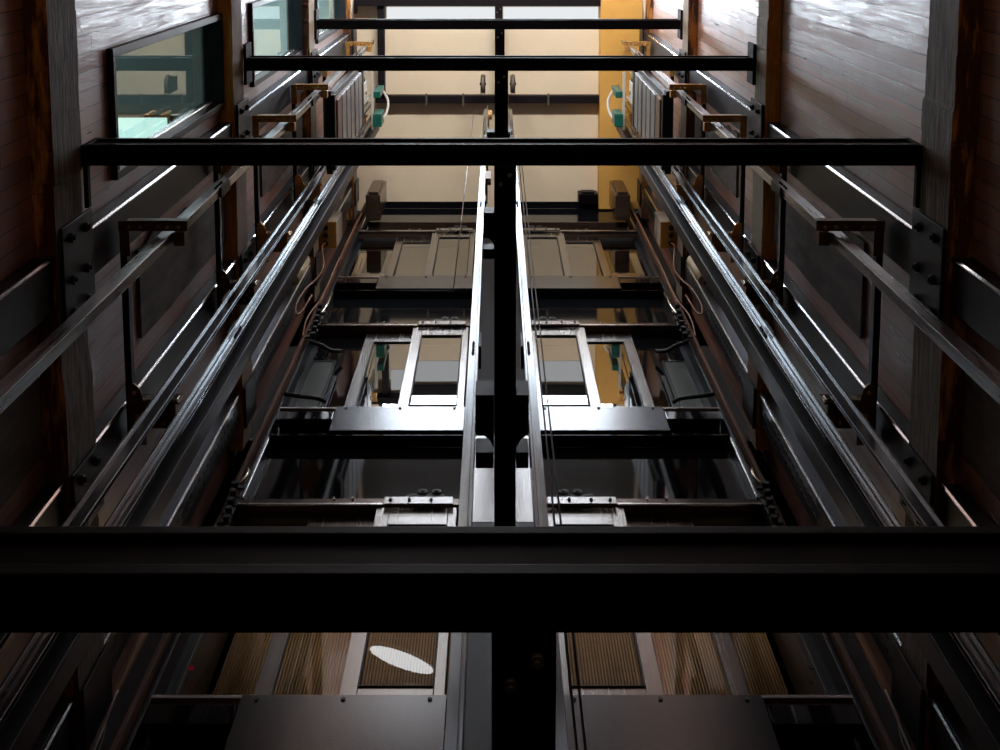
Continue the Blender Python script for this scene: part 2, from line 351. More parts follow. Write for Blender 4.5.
# ------------------------------------------------------------------ steel cross beams and divider beams
BY0, BY1 = .965, 1.06
def bolt(mb, c, ax, r=.011, l=.012):
    a = Vector(ax); p = Vector(c)
    mb.cyl(p, p + a * l, r, 6); mb.cyl(p + a * l, p + a * (l + .008), r * .55, 8)
def bolts(specs, parent, mat='bolt', r=.011, l=.012):
    for c, ax in specs:
        b = MB(); bolt(b, c, ax, r, l); b.build('bolt', mat, parent)
BEAM_WHERE = ['huge in the foreground', 'below the lowest of the windows', 'third up from the foreground', 'fourth up from the foreground', 'highest, tight under the cream ceiling']
DIV_WHERE = ['foremost, at the bottom of the picture', 'running to the lowest doors', 'running to the middle doors', 'running to the topmost doors', 'highest, against the cream ceiling']
for k, h in enumerate(BEAM_H):
    ht = .16 if k == 0 else .185 if k < 4 else .17
    t = thing('cross_beam', 'black steel beam spanning the shaft wall to wall, ' + BEAM_WHERE[k], 'steel beam', (0, 1.01, h), 'cross beams')
    xe = XW if k == 0 else 1.845
    m = MB().box(-xe, xe, BY0, BY1, h, h + .035, .004).box(-xe, xe, BY0 + .012, BY1 - .004, h + .035, h + ht - .03).box(-xe, xe, BY0, BY1, h + ht - .03, h + ht, .004)
    m.build('beam_web', 'beam' if k < 4 else 'beam_matte', t)
    if k:
        for s in (-1, 1):
            e = MB().box(s * 1.825, s * 1.848, BY0 - (.10 if k > 1 else 0), BY1 + (.10 if k > 1 else 0), h - .02, h + ht + .01, .003).build('end_plate', 'beam_matte', t)
            if k == 1: MB().box(s * 1.828, s * 1.848, BY1 + .001, BY1 + .19, h + .0, h + .04, .003).build('angle_cleat', 'beam_matte', t)
    # divider
    t = thing('divider_beam', 'black steel divider between the two lifts, ' + DIV_WHERE[k], 'steel beam', (.013, 2.3, h), 'divider beams')
    hw = .049
    ye = 3.62 if k < 4 else 2.225
    m = MB().box(.013 - hw, .013 + hw, BY1 + .002, ye, h + .0, h + .03, .004).box(.013 - .02, .013 + .02, BY1 + .002, ye, h + .03, h + ht - .03).box(.013 - hw, .013 + hw, BY1 + .002, ye, h + ht - .03, h + ht, .004)
    m.build('beam_web', 'beam' if k < 4 else 'beam_matte', t)
    bolts([((-.007, 1.14, h), (0, 0, -1)), ((.033, 1.10, h), (0, 0, -1))], t, 'rust' if k == 0 else 'bolt')

# ceiling purlin with its return
t = thing('ceiling_purlin', 'black steel purlin crossing the cream ceiling parallel to the highest beam', 'steel beam', (-.1, 2.28, 16.85))
MB().box(-1.60, 1.325, 2.235, 2.33, 16.80, H_CEIL, .004).build('purlin_bar', 'beam_matte', t)
for x in (-.93, -.45, .13, .66):
    MB().box(x - .012, x + .012, 2.20, 2.37, 16.785, 16.80, .002).build('clamp', 'rust', t)
t = thing('ceiling_hanger', 'short black steel bar on the cream ceiling, square to the purlin, window side', 'steel beam', (-1.51, 1.6, 16.82))
MB().box(-1.56, -1.475, 1.07, 2.23, 16.80, H_CEIL, .004).build('hanger_bar', 'beam_matte', t)
MB().box(-1.575, -1.46, 1.0625, 1.0695, 16.78, H_CEIL).build('end_cap', 'beam', t)
MB().box(-1.60, -1.44, 2.20, 2.234, 16.77, 16.80).build('seat_plate', 'beam', t)
o = MB().box(1.06, 1.31, 3.52, 3.65, 16.70, 16.95, .006).box(1.10, 1.27, 3.50, 3.53, 16.74, 16.9, .004).build('ceiling_box', 'beam')
tag(o, 'small black box on the ceiling edge above the topmost doors', 'junction box')

# ------------------------------------------------------------------ heavy timbers along the side walls
def timber(s, k):
    hb = BEAM_H[k]; h0, h1 = hb - .36, hb + .005
    rnd = random.Random(11 * k + (5 if s > 0 else 0))
    mb = MB(); bm = mb.bm; rings = []
    y = -2.0; notch = 0
    while y <= 3.80:
        if rnd.random() < .10: notch = rnd.choice((-.010, -.004, 0, .004, .009))
        j = lambda a: rnd.uniform(-a, a)
        xi = s * (1.85 + notch * .7 + j(.0015)); xo = s * 1.9485
        rings.append([(xo, y, h0 + j(.002)), (xi, y, h0 + j(.004)), (xi + s * j(.0015), y, (h0 + h1) / 2 + j(.02)), (s * (1.85 + notch + j(.0015)), y, h1 + j(.006)), (xo, y, h1)])
        y += rnd.choice((.012, .02, .12, .2))
    R = [[bm.verts.new((a, b, c + GZ)) for a, b, c in r] for r in rings]
    n = 5
    for i in range(len(R) - 1):
        for q in range(n):
            f = bm.faces.new([R[i][q], R[i][(q + 1) % n], R[i + 1][(q + 1) % n], R[i + 1][q]])
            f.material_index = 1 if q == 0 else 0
    bm.faces.new(R[0]); bm.faces.new(R[-1])
    bmesh.ops.recalc_face_normals(bm, faces=bm.faces)
    where = ['', 'under the long foreground-side cross beam', 'under the third cross beam', 'under the fourth cross beam', 'at the ceiling'][k]
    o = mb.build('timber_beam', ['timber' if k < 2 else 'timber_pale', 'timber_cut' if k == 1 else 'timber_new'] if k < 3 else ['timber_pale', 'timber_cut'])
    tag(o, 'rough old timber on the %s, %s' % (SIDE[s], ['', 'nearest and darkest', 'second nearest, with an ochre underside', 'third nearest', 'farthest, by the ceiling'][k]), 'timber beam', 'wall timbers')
for s in (-1, 1):
    for k in range(1, 5): timber(s, k)

# ------------------------------------------------------------------ vertical steel channels on the side walls
CH = [(1.375, 1.60, 'nearest the windows'), (2.36, 2.59, 'between the two counterweight rails'), (3.34, 3.56, 'nearest the door wall')]
CHR = [(1.375, 1.60, 'farthest from the doors'), (2.36, 2.59, 'middle one of three'), (3.34, 3.56, 'nearest the door wall')]
for s in (-1, 1):
    for n, (y0, y1, lab) in enumerate(CH if s < 0 else CHR):
        t = thing('steel_channel', 'dark vertical steel channel running up the %s, %s' % (SIDE[s], lab), 'steel channel', (s * 1.9, (y0 + y1) / 2, 0), 'wall channels')
        cuts = [-GZ] + [v for k in range(1, 5) for v in (BEAM_H[k] - .38, BEAM_H[k] + .03)]
        for q in range(0, len(cuts) - 1, 2):
            ha, hc = cuts[q], cuts[q + 1]
            m = MB().box(s * 1.868, s * 1.88, y0, y1, ha, hc, .003).box(s * 1.88, s * 1.945, y0, y0 + .014, ha, hc, .003).box(s * 1.88, s * 1.945, y1 - .014, y1, ha, hc, .003)
            W = m.build('channel_length', 'perforated' if n == 2 else 'channel', t)
            MB().prism([(s * 1.8679, y0 - .006), (s * 1.8655, y0 - .006), (s * 1.8585, y0 + .001), (s * 1.8585, y0 + .008), (s * 1.8679, y0 + .008)], ha, hc).build('flange_lip', 'lip', W)
            if n == 2 and 1 < q < 7:
                sl = MB(); h = ha + .1
                while h < hc - .1:
                    sl.box(s * 1.8655, s * 1.8679, y0 + .07, y0 + .095, h, h + .05).box(s * 1.8655, s * 1.8679, y0 + .14, y0 + .165, h, h + .05); h += .11
                sl = sl.build('slots', 'rubber', W); sl['kind'] = 'stuff'
        for k in range(1, 5):
            hb = BEAM_H[k]
            if n == 0: py0, py1 = y0 - .12, y1 + .10
            else: py0, py1 = y0 - .03, y1 + .05
            p = MB().box(s * 1.824, s * 1.838, py0, py1, hb - .37, hb + .03, .003).build('gusset_plate', 'strut', t)
            if k < 4 and n < 2:
                for yy in (py0 + .06, (py0 + py1) / 2 + .02, py1 - .06):
                    for hh in (hb - .28, hb - .08):
                        b = MB(); b.cyl((s * 1.824, yy, hh), (s * 1.807, yy, hh), .021, 6); b.cyl((s * 1.807, yy, hh), (s * 1.797, yy, hh), .011, 8); b.build('bolt', 'strut', p)

# weathered boards between the channels
for s in (-1, 1):
    for n, (h0, h1) in enumerate(((3.05, 5.20), (6.75, 8.95), (10.4, 12.64))):
        rnd = random.Random(n * 3 + s)
        top = [(h0 + (h1 - h0) * i / 14, 1.70 + rnd.uniform(-.03, .03) + .10 * (i / 14)) for i in range(15)]
        bot = [(h0 + (h1 - h0) * i / 14, 2.22 + rnd.uniform(-.01, .01)) for i in range(14, -1, -1)]
        pts = [(y, h) for h, y in top + bot]
        o = MB().prism(pts, s * 1.93, s * 1.948, 'x').build('backing_board', 'board')
        tag(o, 'weathered grey board with a ragged edge on the %s, %s of three' % (SIDE[s], LEVEL[n]), 'board', 'weathered wall boards')

# ------------------------------------------------------------------ guide rails
def t_rail(name, lab, group, xb, dirx, y, h0, h1, blade, base_w, mat, joints):
    """T-section rail: base plate in the y-h plane at xb, blade pointing along dirx"""
    t = thing(name, lab, 'guide rail', (xb, y, h0), group)
    m = MB().box(xb, xb + dirx * .012, y - base_w / 2, y + base_w / 2, h0, h1, .002)
    m.box(xb + dirx * .012, xb + dirx * blade, y - .009, y + .009, h0, h1, .002)
    m.box(xb + dirx * (blade * .3), xb + dirx * blade, y - .013, y + .013, h0, h1, .002)
    m.build('rail_section', mat, t)
    for j in joints:
        p = MB().box(xb - dirx * .014, xb - dirx * .001, y - base_w / 2 - .004, y + base_w / 2 + .004, j - .12, j + .12, .002).build('fishplate', 'strut', t)
        bolts([((xb + dirx * .03, y - .009, j + dh), (0, -1, 0)) for dh in (-.08, -.03, .03, .08)], p, 'rubber', .009, .01)
    return t
for s in (-1, 1):
    t_rail('counterweight_rail', 'slim steel counterweight rail on the %s, the one farther from the doors' % SIDE[s], 'counterweight rails', s * 1.585, s, 1.505, -1.5, 16.6, .075, .05, 'rail_dull', (7.3, 11.0, 14.8))
    t_rail('counterweight_rail', 'slim bright counterweight rail on the %s, the one nearer the doors' % SIDE[s], 'counterweight rails', s * 1.682, -s, 2.29, -1.5, 16.6, .07, .045, 'rail', (7.75, 11.95, 15.2))
    t_rail('car_rail', 'bright car guide rail beside its dark column on the %s' % SIDE[s], 'car guide rails', s * 1.578, -s, 2.40, -1.5, 16.4, .052, .085, 'rail', (7.4, 11.0, 14.7))
    t_rail('car_rail', 'bright car guide rail beside the divider beams, serving the %s' % LIFT[s], 'car guide rails', s * .122, s, 2.33, -1.5, 16.2, .055, .12, 'rail', (6.9, 10.6, 14.3))
    t = thing('rail_column', 'dark steel column behind the car guide rail by the %s' % SIDE[s], 'steel column', (s * 1.4, 2.55, -GZ), 'rail columns')
    MB().box(s * 1.60, s * 1.505, 2.49, 2.502, -GZ, 16.3, .003).box(s * 1.505, s * 1.517, 2.502, 2.60, -GZ, 16.3, .003).box(s * 1.588, s * 1.60, 2.502, 2.60, -GZ, 16.3, .003).build('column_section', 'channel', t)

# ------------------------------------------------------------------ rail brackets with their wall struts
BR = [6.15, 8.25, 9.62, 11.5, 13.6, 15.7]
for s in (-1, 1):
    for n, h in enumerate(BR):
        zm = 'zinc_dark' if h < 9 else 'zinc'  # same zinc in two tones: shade is put into the lower brackets' colour
        t = thing('rail_bracket', 'steel wall strut with %s rail brackets on the %s, %s from the bottom' % ('brown' if h < 9 else 'yellow-zinc', SIDE[s], ORD[n]), 'rail bracket', (s * 1.86, 1.95, h), 'rail brackets')
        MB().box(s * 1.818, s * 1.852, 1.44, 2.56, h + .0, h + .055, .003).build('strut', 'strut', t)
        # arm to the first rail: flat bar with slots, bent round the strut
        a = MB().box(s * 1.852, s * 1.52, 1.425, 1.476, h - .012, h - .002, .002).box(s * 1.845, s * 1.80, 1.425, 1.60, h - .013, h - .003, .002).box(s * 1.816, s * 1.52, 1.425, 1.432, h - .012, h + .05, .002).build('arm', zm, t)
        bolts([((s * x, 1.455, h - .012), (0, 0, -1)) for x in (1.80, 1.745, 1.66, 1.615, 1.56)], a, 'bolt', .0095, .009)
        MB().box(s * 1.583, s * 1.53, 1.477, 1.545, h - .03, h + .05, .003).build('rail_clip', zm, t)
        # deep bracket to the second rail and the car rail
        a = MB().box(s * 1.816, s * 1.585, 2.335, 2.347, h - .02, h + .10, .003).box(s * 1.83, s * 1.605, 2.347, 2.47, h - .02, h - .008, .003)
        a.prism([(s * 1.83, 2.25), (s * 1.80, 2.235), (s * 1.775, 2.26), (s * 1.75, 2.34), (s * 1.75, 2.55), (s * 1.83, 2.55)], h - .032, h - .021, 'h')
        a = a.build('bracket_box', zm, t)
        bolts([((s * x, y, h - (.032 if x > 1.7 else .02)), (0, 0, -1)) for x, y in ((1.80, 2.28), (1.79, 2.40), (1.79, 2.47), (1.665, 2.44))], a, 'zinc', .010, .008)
        for xa, xb_ in ((1.76, 1.70), (1.665, 1.595)): MB().box(s * xa, s * xb_, 2.323, 2.334, h - .01, h + .05, .003).build('clamp_bar', 'bolt', t)
for s in (-1, 1):
    for n, k in enumerate((1, 2, 3)):
        h = BEAM_H[k]
        t = thing('divider_bracket', 'dark rail bracket on the divider beam by the %s doors, %s' % (LEVEL[n], BAY[s]), 'rail bracket', (s * .07, 2.3, h), 'divider brackets')
        x0, x1 = .013 + s * .0505, s * .1205
        a = MB().prism([(x0, 2.10), (x1, 2.10), (x1, 2.29), (x0 + s * .045, 2.29), (x0 + s * .02, 2.31), (x0, 2.35)], h - .03, h + .16).box(x0, x1, 2.375, 2.45, h - .02, h + .15, .004).build('bracket_box', 'beam', t)
        for y in (2.115, 2.20, 2.27): MB().cyl((x1 - s * .012, y, h - .03), (x1 - s * .012, y, h - .05), .011, 6).build('bolt', 'rubber', a)
        for ya in (2.135, 2.215): MB().box(s * .109, s * .1195, ya, ya + .03, h - .07, h - .031, .003).build('rail_clip', 'rubber', t)
    for n, h in enumerate((11.1, 12.2, 14.9)):
        t = thing('divider_bracket', 'small zinc clip on the divider-side rail of the %s, %s of three up high' % (BAY[s], LEVEL[n]), 'rail bracket', (s * .06, 2.3, h), 'divider rail clips')
        MB().box(s * .118, s * .07, 2.20, 2.26, h, h + .35, .004).box(s * .118, s * .10, 2.26, 2.44, h + .05, h + .30, .004).build('clip_plate', 'zinc' if n else 'zinc_dark', t)
        bolts([((s * .09, 2.23, h), (0, 0, -1))], t, 'bolt', .014, .012)
    # rope pulley at the rail head
    t = thing('deflector_pulley', 'grey rope pulley at the head of the divider-side rail, %s' % BAY[s], 'pulley', (s * .62 * 0 + s * .17, 2.3, 16.3), 'deflector pulleys')
    MB().ring((s * .19, 2.02, 16.35), (1, 0, 0), .10, .025).cyl((s * .175, 2.02, 16.35), (s * .205, 2.02, 16.35), .09, 20).build('pulley_wheel', 'rust', t)
    MB().box(s * .16, s * .168, 1.95, 2.14, 16.25, 16.7).box(s * .212, s * .22, 1.95, 2.14, 16.25, 16.7).cyl((s * .15, 2.02, 16.35), (s * .23, 2.02, 16.35), .018, 10).build('pulley_cheeks', 'strut', t)

# ------------------------------------------------------------------ counterweights
for s in (-1, 1):
    t = thing('counterweight', 'stack of grey cast weights hanging between the rails of the %s' % SIDE[s], 'counterweight', (s * 1.6, 1.9, 11.75), 'counterweights')
    X0, X1 = s * 1.50, s * 1.575
    MB().box(s * 1.49, s * 1.578, 1.548, 2.245, 11.70, 11.80, .005).box(s * 1.515, s * 1.58, 1.548, 1.60, 11.8, 14.35, .004).box(s * 1.515, s * 1.58, 2.195, 2.245, 11.8, 14.35, .004).box(s * 1.50, s * 1.58, 1.548, 2.245, 14.28, 14.40, .005).build('frame', 'strut', t)
    h = 11.805; i = 0
    while h < 14.0:
        d = .185
        MB().box(s * (1.475 + .006 * (i % 2)), s * 1.58, 1.605, 2.19, h, h + d - .012, .008).build('weight_plate', 'weight' if i > 1 else 'weight_edge', t); h += d; i += 1
    sh = MB().ring((s * 1.55, 1.90, 14.62), (1, 0, 0), .17, .035).cyl((s * 1.53, 1.90, 14.62), (s * 1.57, 1.90, 14.62), .155, 24).build('sheave', 'green', t)
    MB().cyl((s * 1.49, 1.90, 14.62), (s * 1.61, 1.90, 14.62), .03, 12).build('axle', 'bolt', sh)
    MB().box(s * 1.50, s * 1.51, 1.78, 2.02, 14.4, 14.75, .004).box(s * 1.59, s * 1.60, 1.78, 2.02, 14.4, 14.75, .004).build('sheave_cheeks', 'pale', t)
    for y in (1.535, 2.26):
        for hh in (11.72, 14.36):
            MB().box(s * 1.52, s * 1.575, y - .02, y + .02, hh - .02, hh + .12, .004).build('guide_shoe', 'green' if hh > 14 else 'strut', t)
    for y in (1.73, 2.07): MB().tube([(s * 1.55, y, 14.62), (s * 1.55, y, 16.76)], .007, 6).build('hoist_rope', 'rail_dull', t)
    # governor gear higher up
    t = thing('rope_guide', 'green and white rope guide above the counterweight of the %s' % SIDE[s], 'rope guide', (s * 1.48, 2.1, 15.4), 'rope guides')
    MB().box(s * 1.40, s * 1.48, 1.98, 2.06, 15.3, 15.9, .008).build('guide_block', 'green', t)
    MB().box(s * 1.37, s * 1.47, 2.22, 2.38, 15.1, 15.5, .01).build('guide_block', 'green', t)
    MB().box(s * 1.48, s * 1.51, 1.75, 2.45, 15.3, 15.34, .004).build('guide_bar', 'pale', t)
    MB().tube([(s * 1.42, 2.36, 15.3), (s * 1.35, 2.28, 15.5), (s * 1.34, 2.15, 15.7), (s * 1.42, 2.02, 15.8)], .016).build('rope_arm', 'pale', t)

# ------------------------------------------------------------------ landing entrances
def frame(mb, x0, x1, y0, y1, h0, h1, l, r, top, bot, bev=.003):
    mb.box(x0, x0 + l, y0, y1, h0, h1, bev).box(x1 - r, x1, y0, y1, h0, h1, bev)
    mb.box(x0 + l, x1 - r, y0, y1, h1 - top, h1, bev).box(x0 + l, x1 - r, y0, y1, h0, h0 + bot, bev)
for k, S in enumerate(SILL_H):
    lev = LEVEL[k]; lean = .009 if k else 0.0                # the upper panes lean a hair out of plumb
    for s in (-1, 1):
        X = lambda a: s * a
        def bx(mb, a, b, *r): return mb.box(min(X(a), X(b)), max(X(a), X(b)), *r)
        bay = 'the %s' % BAY[s]
        D = thing('landing_door', 'glazed two-panel steel sliding lift door at the %s landing, %s' % (lev, bay[4:]), 'lift door', (X(.75), 3.712, S), 'landing doors')
        # fast panel
        a0, a1 = sorted((X(.275), X(.785)))
        m = MB(); big = .085; sm = .055
        frame(m, a0, a1, 3.682, 3.717, S + .012, S + 2.09, big if s < 0 else sm, sm if s < 0 else big, .245, .115)
        P = m.build('fast_panel', 'brushed', D)
        MB().prism([(3.697 + lean, S + .1), (3.704 + lean, S + .1), (3.704 - lean, S + 1.9), (3.697 - lean, S + 1.9)], a0 + .05, a1 - .05, 'x').build('glass', 'glass' if k else 'glass_clear', P)
        g = MB(); gx0, gx1 = a0 + (big if s < 0 else sm), a1 - (sm if s < 0 else big)
        frame(g, gx0, gx1, 3.674, 3.692, S + .127, S + 1.845, .008, .008, .008, .008, .001); g.build('gasket', 'rubber', P)
        H = MB(); bx(H, .30, .74, 3.646, 3.662, S + 2.07, S + 2.17, .003); Hh = H.build('hanger_plate', 'brushed', D)
        for xx in (.41, .50):
            r = MB().cyl((X(xx), 3.637, S + 2.235), (X(xx), 3.672, S + 2.235), .032, 18).cyl((X(xx), 3.63, S + 2.235), (X(xx), 3.637, S + 2.235), .014, 10); r.build('roller', 'rubber', Hh)
        q = MB(); bx(q, .36, .60, 3.646, 3.662, S + 2.17, S + 2.215, .003)
        q.build('roller_arm', 'rubber', Hh)
        bolts([((X(xx), 3.646, S + 2.12), (0, -1, 0)) for xx in (.44, .58, .70)], Hh, 'rubber', .012, .006)
        # slow panel, one track behind
        a0, a1 = sorted((X(.70), X(1.215)))
        m = MB(); frame(m, a0, a1, 3.742, 3.777, S + .012, S + 2.09, .085, .085, .245, .10)
        P = m.build('slow_panel', 'brushed', D)
        MB().prism([(3.757 + lean, S + .08), (3.764 + lean, S + .08), (3.764 - lean, S + 1.9), (3.757 - lean, S + 1.9)], a0 + .05, a1 - .05, 'x').build('glass', 'glass' if k else 'glass_clear', P)
        g = MB(); frame(g, a0 + .085, a1 - .085, 3.736, 3.752, S + .112, S + 1.845, .008, .008, .008, .008, .001); g.build('gasket', 'rubber', P)
        # sill with its thin bright nosing
        Z = thing('door_sill', 'long sill with a thin bright edge under the %s landing door, %s' % (lev, bay[4:]), 'door sill', (X(.95), 3.732, S), 'door sills')
        q = MB(); bx(q, .25, 1.67, 3.662, 3.79, S - .055, S - .015, .003); q.build('sill_bar', 'header', Z)
        q = MB(); bx(q, .25, 1.67, 3.647, 3.662, S - .015, S + .012, .002); bx(q, .25, 1.67, 3.662, 3.79, S - .015, S - .002); q.build('sill_nosing', 'edge', Z)
        # apron
        A = thing('toe_guard', 'plain satin steel apron sheet below the %s landing door, %s' % (lev, bay[4:]), 'toe guard', (X(.75), 3.642, S - .25), 'toe guards')
        q = MB(); bx(q, .262, 1.235, 3.637, 3.644, S - .47, S - .004, .002); bx(q, .262, 1.235, 3.644, 3.692, S - .47, S - .463); q.build('apron_sheet', 'apron', A)
        for xx in (.34, .75, 1.16):
            b = MB(); b.cyl((X(xx), 3.637, S - .045), (X(xx), 3.63, S - .045), .011, 10); b.build('screw', 'rubber', A)
        # side tray beside the apron
        q = MB(); bx(q, 1.245, 1.665, 3.752, 3.764, S - .46, S - .056, .002); bx(q, 1.245, 1.665, 3.672, 3.752, S - .46, S - .452); bx(q, 1.25, 1.665, 3.657, 3.667, S - .20, S - .056, .002)
        o = q.build('side_tray', 'gloss'); tag(o, 'dark glossy side plate beside the apron at the %s landing, %s' % (lev, bay[4:]), 'panel', 'side plates')
        # header and fascia
        Hd = thing('door_header', 'dark bronze track header above the %s landing door, %s' % (lev, bay[4:]), 'door header', (X(.95), 3.692, S + 2.2), 'door headers')
        q = MB(); bx(q, .25, 1.675, 3.677, 3.79, S + 2.115, S + 2.21, .004); q.build('track_box', 'header', Hd)
        q = MB(); bx(q, .75, 1.675, 3.664, 3.676, S + 2.10, S + 2.118, .001); q.build('track_lip', 'edge', Hd)
        q = MB(); bx(q, .27, 1.62, 3.752, 3.852, S + 2.094, S + 2.115); q.build('track_groove', 'rubber', Hd)
        bolts([((X(xx), 3.677, S + 2.2), (0, -1, 0)) for xx in (.95, 1.07)], Hd, 'bolt', .01, .008)
        top = S + 3.19 if k < 2 else H_CEIL - .12
        F = thing('fascia_panel', 'black glossy fascia sheet above the %s landing door, %s' % (lev, bay[4:]), 'fascia panel', (X(.95), 3.752, S + 2.7), 'fascia panels')
        q = MB(); bx(q, .25, 1.655, 3.742, 3.752, S + 2.212, top, .002); bx(q, .25, 1.655, 3.652, 3.742, top, top + .012, .002); q.build('fascia_sheet', 'gloss', F)
        q = MB(); bx(q, 1.655, 1.667, 3.672, 3.752, S + 2.212, top, .002); q.build('side_flange', 'channel', F)
        q = MB(); bx(q, 1.653, 1.669, 3.664, 3.672, S + 2.212, top, .002); q.build('bright_edge', 'edge', F)
        if k == 2:
            q = MB(); bx(q, .25, 1.60, 3.652, 3.742, S + 2.50, S + 2.52, .002); q.build('ledge', 'header', F)
        # glazing / panel beside the door
        G = thing('side_light', ['glazed side light', 'black side screen with a framed grey-green plate', 'dark side light with a pale upright'][k] + ' beside the %s door, %s' % (lev, bay[4:]), 'side light', (X(1.45), 3.792, S), 'side lights')
        if k == 0:
            q = MB(); bx(q, 1.21, 1.625, 3.787, 3.794, S + .0, S + 2.09); q.build('glass', 'glass_clear', G)
            q = MB(); bx(q, 1.595, 1.625, 3.752, 3.787, S, S + 2.1, .003); q.build('edge_bar', 'channel', G)
            q = MB(); q.cyl((X(1.575), 3.75, S + .40), (X(1.575), 3.742, S + .40), .014, 12); ii = q.build('indicator', ['red' if s < 0 else 'channel'], G)
        elif k == 1:
            q = MB(); bx(q, 1.21, 1.625, 3.787, 3.797, S + .0, S + 2.09); q.build('back_sheet', 'gloss', G)
            q = MB(); bx(q, 1.43, 1.60, 3.762, 3.772, S + .30, S + 1.36, .002); q.build('plate', 'smoke', G)
            q = MB(); a0, a1 = sorted((X(1.41), X(1.62))); frame(q, a0, a1, 3.757, 3.782, S + .27, S + 1.39, .02, .02, .025, .025, .002); q.build('plate_frame', 'channel', G)
            for pts in ([(X(1.68), 3.652, S + .30), (X(1.55), 3.652, S + .25), (X(1.42), 3.672, S + .26), (X(1.36), 3.712, S + .28)], [(X(1.66), 3.652, S + 1.58), (X(1.55), 3.652, S + 1.48), (X(1.45), 3.672, S + 1.40), (X(1.38), 3.712, S + 1.50)]): MB().tube(pts, .018).build('lever_arm', 'rubber', G)
            q = MB(); bx(q, 1.36, 1.385, 3.752, 3.772, S + .02, S + 1.0, .003); q.build('slide_bar', 'channel', G)
        else:
            q = MB(); bx(q, 1.21, 1.625, 3.787, 3.794, S + .0, S + 2.09); q.build('glass', 'glass', G)
            q = MB(); bx(q, 1.52, 1.60, 3.797, 3.842, S, S + 1.55, .004); q.build('pale_upright', 'cream', G)
            q = MB(); bx(q, 1.24, 1.52, 3.802, 3.842, S + .35, S + .70, .004); q.build('low_rail', 'jside', G)
for s in (-1, 1):
    o = MB().box(s * 1.63, s * 1.698, 3.802, 3.852, -GZ, 16.8, .003).box(s * 1.676, s * 1.698, 3.672, 3.802, -GZ, 16.8, .003).build('front_post', 'strut')
    tag(o, 'dark steel upright framing the stack of landing doors next to the %s' % SIDE[s], 'steel post', 'front posts')
P = thing('centre_pier', 'narrow steel clad pier between the two stacks of landing doors', 'pier', (0, 3.772, -GZ))
MB().box(-.245, .245, 3.722, 3.852, 7.72, 9.15, .004).build('cladding', 'brushed', P)
MB().box(-.245, .245, 3.722, 3.852, -GZ, 7.715, .004).build('lower_cladding', 'channel', P)
MB().box(-.245, .245, 3.722, 3.852, 9.155, 16.7, .004).build('upper_cladding', 'beam_matte', P)
MB().box(-.03, .03, 3.707, 3.721, -GZ, 16.7, .002).build('cover_strip', 'rubber', P)

# reeded timber screens behind the lowest doors
for s in (-1, 1):
    m = MB(); x = .26; pts = []
    n = 0
    while x < 1.62:
        xa = s * x; xb = s * (x + .0100)
        m.mi = 0; m.box(xa, xb, 4.300, 4.322, SILL_H[0] - .02, SILL_H[0] + 2.17); x += .0180
    m.mi = 1; m.box(s * .25, s * 1.63, 4.3225, 4.335, SILL_H[0] - .02, SILL_H[0] + 2.17)
    o = m.build('reeded_screen', ['reed', 'rubber'])
    tag(o, 'brown reeded timber screen seen through the lowest landing door, %s' % BAY[s], 'screen', 'reeded screens')

